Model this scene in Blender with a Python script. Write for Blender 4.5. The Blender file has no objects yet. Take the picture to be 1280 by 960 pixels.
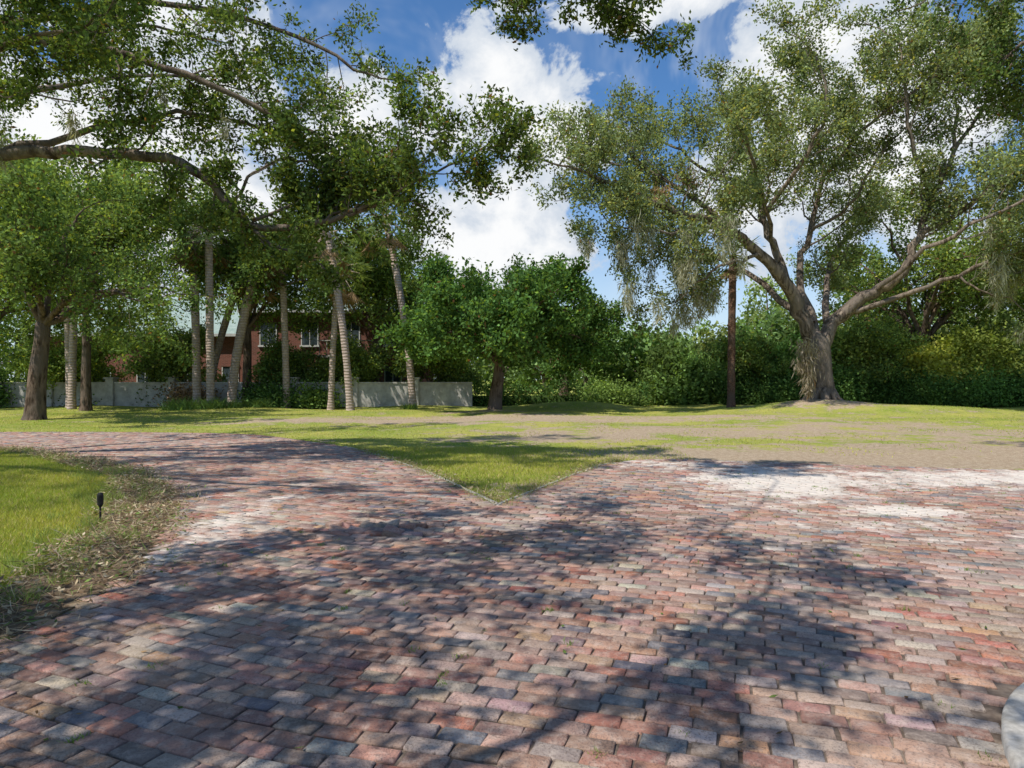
import bpy, bmesh, math, numpy as np
from mathutils import Vector
sc = bpy.context.scene
R = np.random.default_rng(7)
UP = np.array([0,0,1.0])

# ------------------------------------------------------------------ helpers
def link(o, parent=None):
    sc.collection.objects.link(o)
    if parent: o.parent = parent
    return o
def empty(name):
    e = bpy.data.objects.new(name, None); e.empty_display_size=.3
    return link(e)
def mesh_np(name, V, F, mat, parent=None, smooth=False, col=None, attrs=None):
    V=np.asarray(V,dtype=np.float32)
    if isinstance(F,np.ndarray): F=[F]
    F=[f for f in F if len(f)]
    me=bpy.data.meshes.new(name)
    me.vertices.add(len(V)); me.vertices.foreach_set('co',V.ravel())
    li=np.concatenate([f.ravel() for f in F]).astype(np.int32)
    tot=np.concatenate([np.full(len(f),f.shape[1]) for f in F])
    st=np.concatenate([[0],np.cumsum(tot)[:-1]]).astype(np.int32)
    me.loops.add(len(li)); me.loops.foreach_set('vertex_index',li)
    me.polygons.add(len(st)); me.polygons.foreach_set('loop_start',st)
    me.update(calc_edges=True)
    if smooth: me.polygons.foreach_set('use_smooth',np.ones(len(st),dtype=bool))
    if col is not None:
        a=me.attributes.new('col','FLOAT_COLOR','POINT')
        c=np.ones((len(V),4),dtype=np.float32); c[:,:3]=col
        a.data.foreach_set('color',c.ravel())
    if attrs:
        for k,v in attrs.items():
            a=me.attributes.new(k,'FLOAT','POINT'); a.data.foreach_set('value',np.asarray(v,dtype=np.float32))
    me.materials.append(mat)
    return link(bpy.data.objects.new(name,me),parent)
def inpoly(x,y,P):
    ins=np.zeros(len(x),bool); n=len(P)
    for i in range(n):
        x0,y0=P[i]; x1,y1=P[(i+1)%n]
        c=((y0>y)!=(y1>y))
        xi=(x1-x0)*(y-y0)/((y1-y0) if y1!=y0 else 1e-9)+x0
        ins^=(c&(x<xi))
    return ins
def nrm(a): return a/np.maximum(np.linalg.norm(a,axis=-1,keepdims=True),1e-9)
def spline(pts,per=4):
    P=np.asarray(pts,float); n=len(P); out=[]
    for i in range(n-1):
        p0=P[max(i-1,0)];p1=P[i];p2=P[i+1];p3=P[min(i+2,n-1)]
        for k in range(per):
            t=k/per
            out.append(.5*((2*p1)+(-p0+p2)*t+(2*p0-5*p1+4*p2-p3)*t*t+(-p0+3*p1-3*p2+p3)*t**3))
    out.append(P[-1]); return np.array(out)

# ------------------------------------------------------------------ materials
def newmat(name):
    m=bpy.data.materials.new(name); m.use_nodes=True
    nt=m.node_tree; nt.nodes.clear()
    return m,nt,nt.nodes,nt.links
def N(nt,t,**k):
    n=nt.nodes.new(t)
    for a,b in k.items(): setattr(n,a,b)
    return n
def mixc(nt,fac,a,b,mode='MIX'):
    n=nt.nodes.new('ShaderNodeMix'); n.data_type='RGBA'; n.blend_type=mode
    for idx,v in ((0,fac),(6,a),(7,b)):
        if isinstance(v,bpy.types.NodeSocket): nt.links.new(v,n.inputs[idx])
        else: n.inputs[idx].default_value = v if idx==0 else (*v,1)
    return n.outputs[2]
def mth(nt,op,a,b=0.0,clamp=False):
    n=nt.nodes.new('ShaderNodeMath'); n.operation=op; n.use_clamp=clamp
    for i,v in enumerate((a,b)):
        if isinstance(v,bpy.types.NodeSocket): nt.links.new(v,n.inputs[i])
        else: n.inputs[i].default_value=v
    return n.outputs[0]
def sstep(nt,x,lo,hi,a=0.,b=1.):
    n=nt.nodes.new('ShaderNodeMapRange'); n.interpolation_type='SMOOTHSTEP'
    nt.links.new(x,n.inputs[0])
    for i,v in enumerate((lo,hi,a,b)): n.inputs[i+1].default_value=v
    return n.outputs[0]
def noise(nt,vec,scale,detail=4,rough=.55,dist=0):
    n=N(nt,'ShaderNodeTexNoise'); n.inputs['Scale'].default_value=scale; n.inputs['Detail'].default_value=detail
    n.inputs['Roughness'].default_value=rough; n.inputs['Distortion'].default_value=dist
    if vec is not None: nt.links.new(vec,n.inputs['Vector'])
    return n.outputs[0]
def finish(nt,base,rough=.9,bump=None,bs=.3,bd=.01,spec=.3):
    if spec>0.11:
        p=N(nt,'ShaderNodeBsdfPrincipled'); ci=p.inputs['Base Color']; p.inputs['Roughness'].default_value=rough; p.inputs['Specular IOR Level'].default_value=spec
    else:
        p=N(nt,'ShaderNodeBsdfDiffuse'); ci=p.inputs['Color']
    o=N(nt,'ShaderNodeOutputMaterial')
    if isinstance(base,bpy.types.NodeSocket): nt.links.new(base,ci)
    else: ci.default_value=(*base,1)
    if bump is not None:
        b=N(nt,'ShaderNodeBump'); b.inputs['Strength'].default_value=bs; b.inputs['Distance'].default_value=bd
        nt.links.new(bump,b.inputs['Height']); nt.links.new(b.outputs[0],p.inputs['Normal'])
    nt.links.new(p.outputs[0],o.inputs[0]); return p
def objco(nt): return N(nt,'ShaderNodeTexCoord').outputs['Object']
def attr(nt,name,out=0): 
    return N(nt,'ShaderNodeAttribute',attribute_name=name).outputs[out]

def leaf_mat(name,tr=.35):
    m,nt,nn,ll=newmat(name)
    c=attr(nt,'col')
    p=N(nt,'ShaderNodeBsdfDiffuse'); ll.new(c,p.inputs[0])
    t=N(nt,'ShaderNodeBsdfTranslucent'); ll.new(mixc(nt,1.0,c,(1.5,1.4,.6),'MULTIPLY'),t.inputs[0])
    x=N(nt,'ShaderNodeMixShader'); x.inputs[0].default_value=tr
    ll.new(p.outputs[0],x.inputs[1]); ll.new(t.outputs[0],x.inputs[2])
    o=N(nt,'ShaderNodeOutputMaterial'); ll.new(x.outputs[0],o.inputs[0]); return m
M_leaf=leaf_mat('leaves',.40); M_grass=leaf_mat('grass_blades',.3); M_dry=leaf_mat('dry_litter',.1)

def bark(name,c1,c2,sc_=3,stretch=.25):
    m,nt,nn,ll=newmat(name); co=objco(nt)
    mp=N(nt,'ShaderNodeMapping'); mp.inputs['Scale'].default_value=(1,1,stretch); ll.new(co,mp.inputs[0])
    n1=noise(nt,mp.outputs[0],sc_*3,6,.7); n2=noise(nt,co,1.2,2)
    c=mixc(nt,sstep(nt,n1,.38,.62),c1,c2); c=mixc(nt,sstep(nt,n2,.42,.65),c,tuple(v*.55+.03 for v in c2))
    finish(nt,c,.95,n1,1.0,.15,.1); return m
M_bark=bark('oak_bark',(.07,.052,.04),(.32,.255,.20),2)
M_bark2=bark('dark_bark',(.06,.042,.03),(.24,.175,.13),2)
M_barkred=bark('reddish_bark',(.14,.07,.045),(.32,.20,.14),5,1)

def palmbark():
    m,nt,nn,ll=newmat('palm_bark'); co=objco(nt)
    w=N(nt,'ShaderNodeTexWave',bands_direction='Z'); w.inputs['Scale'].default_value=2.2; w.inputs['Distortion'].default_value=2.5;w.inputs['Detail'].default_value=2
    ll.new(co,w.inputs[0]); n=noise(nt,co,6,4,.7)
    c=mixc(nt,w.outputs[1],(.36,.28,.23),(.52,.42,.37)); c=mixc(nt,sstep(nt,n,.4,.7),c,(.30,.23,.19))
    finish(nt,c,.9,w.outputs[1],.6,.03,.1); return m
M_palm=palmbark()

def ground_mat():
    m,nt,nn,ll=newmat('lawn_ground'); co=objco(nt)
    n1=noise(nt,co,.35,4,.6); n2=noise(nt,co,.8,7,.78); n3=noise(nt,co,40,3,.7); n4=noise(nt,co,9,4,.7)
    g=mixc(nt,sstep(nt,n1,.35,.65),(.27,.35,.055),(.48,.45,.11))
    g=mixc(nt,sstep(nt,n2,.45,.65),g,(.21,.28,.045))
    g=mixc(nt,mth(nt,'MULTIPLY',sstep(nt,n4,.48,.66),.7),g,(.48,.38,.20))
    g=mixc(nt,mth(nt,'MULTIPLY',sstep(nt,n3,.35,.75),.4),g,(.15,.18,.045))
    dirt=mixc(nt,sstep(nt,n4,.3,.7),(.40,.28,.20),(.60,.48,.36)); dirt=mixc(nt,sstep(nt,n3,.45,.75),dirt,(.24,.16,.11))
    d=attr(nt,'dirt',2)
    f=sstep(nt,mth(nt,'ADD',d,mth(nt,'MULTIPLY',mth(nt,'SUBTRACT',n2,.5),3.2)),.42,.70)
    base=mixc(nt,mth(nt,'MULTIPLY',f,.92),g,dirt)
    finish(nt,base,.95,mth(nt,'ADD',n3,n2),.8,.06,.1); return m
M_ground=ground_mat()

def brick_paver():
    m,nt,nn,ll=newmat('brick_pavers'); co=objco(nt)
    c=attr(nt,'col'); s=attr(nt,'sand',2)
    n1=noise(nt,co,16,4,.7); n2=noise(nt,co,80,3,.8); n3=noise(nt,co,.9,3,.65); n4=noise(nt,co,1.8,7,.8)
    b=mixc(nt,mth(nt,'MULTIPLY',sstep(nt,n1,.42,.7),.5),c,(.50,.41,.35))
    b=mixc(nt,mth(nt,'MULTIPLY',sstep(nt,n2,.48,.66),.65),b,(.09,.06,.05))
    b=mixc(nt,mth(nt,'MULTIPLY',sstep(nt,n3,.42,.72),.30),b,(.53,.44,.38))
    f=sstep(nt,mth(nt,'ADD',s,mth(nt,'MULTIPLY',mth(nt,'SUBTRACT',n4,.5),3.2)),.40,1.05)
    b=mixc(nt,mth(nt,'MULTIPLY',f,.85),b,(.70,.63,.55))
    h=mth(nt,'ADD',n2,mth(nt,'MULTIPLY',n1,1.5))
    finish(nt,b,.8,h,.9,.008,.25); return m
M_paver=brick_paver()
def simple(name,c1,c2,scale=8,rough=.9,bs=.4,bd=.01,spec=.2,detail=4):
    m,nt,nn,ll=newmat(name); co=objco(nt); n=noise(nt,co,scale,detail,.7)
    finish(nt,mixc(nt,sstep(nt,n,.3,.7),c1,c2),rough,n,bs,bd,spec); return m
M_joint=simple('sand_joints',(.07,.05,.04),(.24,.19,.15),6)
M_conc=simple('concrete',(.30,.28,.25),(.52,.49,.45),16)
M_wallc=simple('wall_stucco',(.34,.32,.29),(.52,.50,.46),3)
M_roof=simple('green_roof',(.22,.30,.27),(.34,.41,.38),4)
M_black=simple('black_metal',(.012,.012,.012),(.03,.03,.03),20,.5)
M_white=simple('white_paint',(.45,.45,.43),(.6,.6,.58),5,.6)
M_glass=simple('window_glass',(.02,.03,.035),(.06,.08,.09),1.5,.08,0,.001,.8)
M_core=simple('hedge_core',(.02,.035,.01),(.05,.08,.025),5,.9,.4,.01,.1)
M_mulch=simple('mulch_soil',(.09,.06,.04),(.27,.20,.13),12,.95,.8,.04,.1)
def housebrick():
    m,nt,nn,ll=newmat('house_brick'); co=objco(nt)
    mp=N(nt,'ShaderNodeMapping'); mp.inputs['Rotation'].default_value=(math.pi/2,0,0); ll.new(co,mp.inputs[0])
    b=N(nt,'ShaderNodeTexBrick'); ll.new(mp.outputs[0],b.inputs[0])
    b.inputs['Color1'].default_value=(.23,.085,.06,1); b.inputs['Color2'].default_value=(.15,.06,.045,1); b.inputs['Mortar'].default_value=(.24,.18,.15,1)
    b.inputs['Scale'].default_value=1; b.inputs['Brick Width'].default_value=.24; b.inputs['Row Height'].default_value=.08; b.inputs['Mortar Size'].default_value=.008
    finish(nt,b.outputs[0],.9,spec=.1); return m
M_hbrick=housebrick()

# ------------------------------------------------------------------ layout (metres)
left_edge=[(-2.9,-3),(-2.9,2.2),(-2.9,3.86),(-2.88,5.0),(-3.22,6.22),(-3.8,7.73),(-4.35,8.9),(-5.1,10.0),(-7.05,12.1),(-9.9,14.3),(-11.6,15.0),(-18,16.0),(-30,16.4)]
far_edge=[(-30,19.8),(-14.5,19.4),(-11.1,19.3),(-7.5,18.7),(-5.1,16.6),(-3.45,14.65),(-1.6,11.3),(-.52,8.8),(-.17,7.97),(.44,9.3),(1.24,11.1),(1.9,12.2),(2.85,12.75),(5.1,12.1),(8.35,11.2),(14,10),(25,8)]
left_s=spline([(a,b,0) for a,b in left_edge],5)[:,:2]
fl=spline([(a,b,0) for a,b in far_edge[:9]],5)[:,:2]; fr=spline([(a,b,0) for a,b in far_edge[8:]],5)[:,:2]
fl[-1]=fr[0]
pave=np.vstack([left_s,fl,fr[1:],[(25,-3)]])

def blob(x,y,cx,cy,rx,ry): return np.exp(-(((x-cx)/rx)**2+((y-cy)/ry)**2))
def dirt_f(x,y):
    return np.clip(blob(x,y,-2.0,26,5.5,2.6)*.9+blob(x,y,11.5,14.0,6,1.8)*.8+blob(x,y,18,18,8,3)*.75+blob(x,y,15.3,33,3.2,3)*.6
        +blob(x,y,3.2,13.8,2.8,1.2)*.8+blob(x,y,-.1,9.2,.45,1.2)*.45+blob(x,y,7.5,12.6,3.5,1.1)*.75+blob(x,y,5,20,5.5,2.2)*.65+blob(x,y,-8,24,3,1)*.5+blob(x,y,-1,32,2,1.5)*.6
        +blob(x,y,8,27,6,2)*.6+blob(x,y,1,17.5,3,1.4)*.5+blob(x,y,12,23,4,1.6)*.55+.22,0,1)
def ground_h(x,y):
    h=.55*blob(x,y,15.3,33.3,3.0,2.6)+.18*blob(x,y,-.8,32,1.6,1.4)+.25*blob(x,y,18,30,5,2.5)+.3*blob(x,y,3.5,37,3.5,1.5)
    far=1/(1+np.exp(-(y-22)/2))
    h=h+far*(.05*np.sin(x*.7+1.3*np.sin(y*.3))+.04*np.sin(y*.9+x*.3))
    return h-.004
xs=np.concatenate([[-1500,-700,-300,-150,-90],np.arange(-60,60.1,.75),[90,150,300,700,1500]])
ys=np.concatenate([[-300,-100,-40],np.arange(-12,62,.75),[75,100,180,400,900,1800]])
X,Y=np.meshgrid(xs,ys); Z=ground_h(X,Y)
V=np.stack([X.ravel(),Y.ravel(),Z.ravel()],1); nx=len(xs);ny=len(ys)
idx=np.arange(nx*ny).reshape(ny,nx)
F=np.stack([idx[:-1,:-1].ravel(),idx[:-1,1:].ravel(),idx[1:,1:].ravel(),idx[1:,:-1].ravel()],1)
mesh_np('ground',V,F,M_ground,smooth=True,attrs={'dirt':dirt_f(V[:,0],V[:,1])})

drive=empty('brick_driveway')
def flat_poly(name,P,z,mat,parent=None):
    bm=bmesh.new(); vs=[bm.verts.new((a,b,z)) for a,b in P]; f=bm.faces.new(vs); bmesh.ops.triangulate(bm,faces=[f])
    bmesh.ops.recalc_face_normals(bm,faces=bm.faces)
    me=bpy.data.meshes.new(name); bm.to_mesh(me); bm.free(); me.materials.append(mat); return link(bpy.data.objects.new(name,me),parent)
flat_poly('sand_bed',pave,.004,M_joint,drive)

pal=np.array([(.39,.205,.15),(.42,.265,.20),(.40,.165,.11),(.46,.33,.26),(.31,.19,.145),(.23,.165,.145),(.17,.17,.18),(.43,.36,.30),(.45,.25,.15),(.34,.25,.21),(.40,.30,.24),(.29,.14,.105)])
pw=np.array([.16,.16,.10,.10,.11,.07,.07,.06,.04,.05,.04,.04]); pw/=pw.sum()
def bricks(cx,cy,ang,L,W,seed):
    r=np.random.default_rng(seed); n=len(cx)
    c,s=np.cos(ang),np.sin(ang)
    zt=.017+r.normal(0,.0022,n)
    tx=r.normal(0,.014,n); ty=r.normal(0,.02,n)
    bx=blob(cx,cy,-1.2,6.75,.6,.32)
    zt=zt+bx*.065*r.uniform(.1,1,n); tx=tx+bx*r.normal(0,.22,n); ty=ty+bx*r.normal(0,.38,n)
    hl=L/2+r.normal(0,.0025,n); hw=W/2+r.normal(0,.002,n)
    sg=np.array([(-1,-1),(1,-1),(1,1),(-1,1)])
    V=np.zeros((n,12,3))
    for ring,(ins,dz) in enumerate(((0,None),(0,-.005),(.007,0))):
        for k,(a,b) in enumerate(sg):
            u=a*(hl-ins+(r.normal(0,.0022,n))); v=b*(hw-ins+r.normal(0,.0018,n))
            V[:,ring*4+k,0]=cx+u*c-v*s; V[:,ring*4+k,1]=cy+u*s+v*c
            V[:,ring*4+k,2]=(zt+u*tx+v*ty+dz) if dz is not None else .002
    fb=[]
    for ring in (0,1):
        for k in range(4):
            k2=(k+1)%4; fb.append((ring*4+k,ring*4+k2,ring*4+4+k2,ring*4+4+k))
    fb.append((8,9,10,11)); fb=np.array(fb)
    F=(np.arange(n)[:,None,None]*12+fb[None]).reshape(-1,4)
    ci=r.choice(len(pal),n,p=pw); col=pal[ci]*r.uniform(.65,1.2,(n,1))*(1+r.normal(0,.05,(n,3)))
    sand=(blob(cx,cy,3.7,9.8,1.2,1.9)*1.05+blob(cx,cy,4.5,7.7,.5,.3)*1.3+blob(cx,cy,7.0,10.4,2.8,1.2)*.75+blob(cx,cy,2.4,12,1.2,.6)*.6
        +blob(cx,cy,4,6.5,3.5,.9)*.4+blob(cx,cy,10,9.8,4,1)*.5+blob(cx,cy,-2.9,7,.6,2.4)*.65+blob(cx,cy,-1.0,13.5,1.5,3)*.15+.05)
    return V.reshape(-1,3),F,np.repeat(np.clip(col,.03,.7),12,0),np.repeat(sand,12)
TH=math.radians(-23)
u=np.arange(-40,40,.202); v=np.arange(-40,40,.1035)
U,Vv=np.meshgrid(u,v); row=np.arange(len(v))[:,None]
U=U+(row%2)*.101+R.normal(0,.02,(len(v),1))
U=U.ravel();Vv=Vv.ravel()
def warp(U,Vv):
    W=Vv+.12*np.sin(U*.45+.5)+.05*np.sin(U*1.1+Vv*.5)+.012*np.sin(U*3.1+Vv*2)
    return U*math.cos(TH)-W*math.sin(TH), U*math.sin(TH)+W*math.cos(TH)
bx,by=warp(U,Vv); bx2,by2=warp(U+.01,Vv); ba=np.arctan2(by2-by,bx2-bx)
k=(by>.5)&(np.abs(bx)<by*.95+4)
bx,by,ba=bx[k],by[k],ba[k]
k=inpoly(bx,by,pave)&~(np.hypot(bx-3.4,by-1.9)<1.7)
bd=np.vstack([fl,fr])
def seg_dist(x,y,P):
    best=np.full(len(x),1e9)
    for i in range(len(P)-1):
        a=P[i];b=P[i+1];ab=b-a; t=np.clip(((x-a[0])*ab[0]+(y-a[1])*ab[1])/(ab@ab+1e-12),0,1)
        best=np.minimum(best,np.hypot(x-a[0]-t*ab[0],y-a[1]-t*ab[1]))
    return best
k&=seg_dist(bx,by,bd)>.17
bx,by,ba=bx[k],by[k],ba[k]; nb=len(bx)
Vb,Fb,Cb,Sb=bricks(bx+R.normal(0,.0025,nb),by+R.normal(0,.0025,nb),ba+R.normal(0,.014,nb),.192,.0945,1)
def resample(P,step,off=0):
    P=np.asarray(P); s=np.concatenate([[0],np.cumsum(np.hypot(*np.diff(P,axis=0).T))]); t=np.arange(off,s[-1],step)
    return np.interp(t,s,P[:,0]),np.interp(t,s,P[:,1])
ox=[];oy=[];oa=[]
for P in (fl,fr):
    x,y=resample(P,.107,.05); a=np.arctan2(np.gradient(y),np.gradient(x))
    ox.append(x+np.sin(a)*.06);oy.append(y-np.cos(a)*.06);oa.append(a+math.pi/2)
ox=np.concatenate(ox);oy=np.concatenate(oy);oa=np.concatenate(oa); k=(np.abs(ox)<oy*.95+4); ox,oy,oa=ox[k],oy[k],oa[k]
V2,F2,C2,S2=bricks(ox,oy,oa,.2,.095,2)
mesh_np('pavers',np.vstack([Vb,V2]),np.vstack([Fb,F2+len(Vb)]),M_paver,drive,col=np.vstack([Cb,C2*.9]),attrs={'sand':np.concatenate([Sb,S2+.12])})

def ribbon(name,P,w,z0,z1,mat,parent=None,side=1,off=0,bev=.012):
    P=np.asarray(P); a=np.arctan2(np.gradient(P[:,1]),np.gradient(P[:,0])); n=np.stack([-np.sin(a),np.cos(a)],1)*side
    prof=[(off,z0),(off,z1-bev),(off+bev,z1),(off+w-bev,z1),(off+w,z1-bev),(off+w,z0)]
    V=np.array([[ (P[i,0]+n[i,0]*o,P[i,1]+n[i,1]*o,z) for o,z in prof] for i in range(len(P))]).reshape(-1,3)
    m=len(prof); F=[]
    for i in range(len(P)-1):
        for j in range(m-1): F.append((i*m+j,(i+1)*m+j,(i+1)*m+j+1,i*m+j+1))
    return mesh_np(name,V,np.array(F),mat,parent,col=None)
kk=(fl[:,1]<15.5)&(fl[:,0]>-5); kr=(fr[:,1]<12.3)&(fr[:,0]<2)
edge=np.vstack([fl[kk],fr[kr][1:]]); ex,ey=resample(edge,.08); ribbon('concrete_edging',np.stack([ex,ey],1),.05,-.02,.024,M_conc,None,1,.045,.006)
t=np.linspace(math.radians(60),math.radians(240),60)
ring=np.stack([3.4+1.65*np.cos(t),1.9+1.65*np.sin(t)],1)
ribbon('concrete_curb',ring,.15,-.02,.07,M_conc,None,1,0,.012)
tt=np.linspace(0,2*math.pi,40,endpoint=False)
V=np.vstack([[3.4,1.9,.08],np.stack([3.4+1.5*np.cos(tt),1.9+1.5*np.sin(tt),np.full(40,.05)],1)])
mesh_np('planting_bed',V,np.array([(0,1+i,1+(i+1)%40) for i in range(40)]),M_mulch)

# ------------------------------------------------------------------ leaf / blade builders
def leaves_geo(C,A,Nn,l,w):
    A=nrm(A); B=nrm(np.cross(A,Nn)); l=l[:,None]; w=w[:,None]; Nn=nrm(np.cross(B,A))
    V=np.stack([C,C+A*l*.45+B*w,C+A*l+Nn*l*.1,C+A*l*.5-B*w],1)
    F=np.arange(len(C)*4).reshape(-1,4)
    return V.reshape(-1,3),F
def color_leaves(n,base,r,var=.28,yel=.12,clump=None):
    c=np.array(base)[None]*np.clip(1+r.normal(0,var,(n,1)),.45,1.9)
    if clump is not None: c=c*clump[:,None]
    y=(r.random(n)<yel)[:,None]; c=np.where(y,c*np.array([1.6,1.25,.8]),c)
    br=(r.random(n)<.012)[:,None]; c=np.where(br,np.array([.2,.11,.05]),c)
    return np.repeat(np.clip(c,.005,.6),4,0)

class Acc:
    def __init__(s): s.V=[];s.F=[];s.n=0;s.tw=[]
    def tube(s,P,r,sides=6):
        P=np.asarray(P,float); r=np.asarray(r,float)
        T=nrm(np.gradient(P,axis=0)); ref=np.array([.13,.97,.2]) if abs(T[0,1])<.8 else np.array([1.,0,.1])
        A=nrm(np.cross(T,ref)); B=np.cross(T,A)
        t=np.arange(sides)*2*math.pi/sides
        rm=r[:,None]
        if sides>=10:
            rm=rm*(1+.09*np.sin(t*3+P[:,2:3]*.8)+.06*np.sin(t*5+P[:,2:3]*1.9+1))
        ring=P[:,None]+rm[:,:,None]*(A[:,None]*np.cos(t)[None,:,None]+B[:,None]*np.sin(t)[None,:,None])
        n=len(P); i=np.arange(n-1)[:,None]*sides; j=np.arange(sides)[None]; j2=(j+1)%sides
        F=np.stack([i+j,i+j2,i+sides+j2,i+sides+j],-1).reshape(-1,4)+s.n
        s.V.append(ring.reshape(-1,3)); s.F.append(F); s.n+=n*sides
def grow(acc,r,p,d,L,rad,lvl,P):
    n=4; pts=[p]; 
    for i in range(n):
        d=d+r.normal(0,P['wig'],3)+UP*P['up'][lvl]; d=d/np.linalg.norm(d); p=p+d*L/n; pts.append(p)
    pts=np.array(pts); rr=np.linspace(rad,rad*.45,n+1)
    acc.tube(pts,rr,P['sides'][lvl])
    if lvl==len(P['kids']):
        acc.tw.append(pts); return
    k=P['kids'][lvl]
    for j in range(k):
        t=.2+.8*(j+r.random())/k; f=t*n; i=min(int(f),n-1); q=pts[i]+(pts[i+1]-pts[i])*(f-i)
        dd=pts[i+1]-pts[i]; dd/=np.linalg.norm(dd)
        pe=r.normal(0,1,3); pe-=dd*(pe@dd); pe/=np.linalg.norm(pe)
        an=r.uniform(.5,1.1); nd=dd*math.cos(an)+pe*math.sin(an)
        grow(acc,r,q,nd,L*P['ratio']*(1.15-.35*t)*r.uniform(.75,1.2),max(rad*.4*(1.1-.4*t),.005),lvl+1,P)
def limb(acc,r,pts,r0,r1,P,L0,spacing,start=.35,per=4,jit=.0,sides=10,upb=.3):
    S=spline(pts,per); S=S+np.vstack([np.zeros(3),r.normal(0,jit,(len(S)-1,3))])
    rr=r0+(r1-r0)*np.linspace(0,1,len(S))**.8; acc.tube(S,rr,sides)
    seg=np.linalg.norm(np.diff(S,axis=0),axis=1); s=np.concatenate([[0],np.cumsum(seg)]); tot=s[-1]
    q=start*tot
    while q<tot:
        i=min(np.searchsorted(s,q)-1,len(seg)-1); i=max(i,0); f=(q-s[i])/seg[i]; p=S[i]+(S[i+1]-S[i])*f
        dd=(S[i+1]-S[i])/seg[i]; pe=r.normal(0,1,3); pe-=dd*(pe@dd); pe/=np.linalg.norm(pe); pe[2]+=upb
        an=r.uniform(.6,1.2); nd=dd*math.cos(an)+pe*math.sin(an); nd/=np.linalg.norm(nd)
        fr_=(q/tot)
        grow(acc,r,p,nd,L0*r.uniform(.65,1.25)*(1.15-.35*fr_),min(max(.012,rr[i]*.4*(1.-.3*fr_)),L0*.022),0,P)
        q+=spacing*r.uniform(.6,1.4)
    dd=nrm(S[-1]-S[-2]); grow(acc,r,S[-1],dd,L0*.8,rr[-1]*.9,0,P)
    return S
def leaf_obj(name,acc,r,parent,per,spread,ll,lw,base,yel=.12,updir=.9,var=.28,clv=.25):
    T=np.array(acc.tw); n=len(T); m=n*per
    ti=np.repeat(np.arange(n),per); f=r.uniform(.1,1,m)*4; i=np.minimum(f.astype(int),3); fr_=(f-i)[:,None]
    C=T[ti,i]*(1-fr_)+T[ti,i+1]*fr_+r.normal(0,1,(m,3))*spread
    A=r.normal(0,1,(m,3))+nrm(T[ti,i+1]-T[ti,i])*.7; Nn=r.normal(0,1,(m,3))+UP*updir
    V,F=leaves_geo(C,A,Nn,ll*r.uniform(.6,1.3,m),lw*r.uniform(.7,1.25,m))
    cl=np.clip(1+r.normal(0,clv,n),.5,1.7)[ti]
    return mesh_np(name,V,F,M_leaf,parent,col=color_leaves(m,base,r,var,yel,cl))
def wood_obj(name,acc,mat,parent): return mesh_np(name,np.vstack(acc.V),np.vstack(acc.F),mat,parent,smooth=True)
def moss(parent,anch,r,n,ln=.8,sp=.15,w=.012,col=(.33,.33,.25)):
    anch=np.asarray(anch); i=r.integers(0,len(anch),n); sc_=r.uniform(.4,1.2,len(anch))[i]
    tq=r.random(n)
    C=anch[i]+r.normal(0,1,(n,3))*np.array([sp,sp,.08])*(1.1-.8*tq)[:,None]
    C[:,2]-=tq*ln*.75*sc_
    A=r.normal(0,.4,(n,3))-UP; Nn=r.normal(0,1,(n,3))*np.array([1,1,.1]); 
    V,F=leaves_geo(C,A,Nn,ln*r.uniform(.15,.45,n)*sc_,w*r.uniform(.6,1.5,n))
    return mesh_np('spanish_moss',V,F,M_leaf,parent,col=color_leaves(n,col,r,.25,.0))

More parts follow.
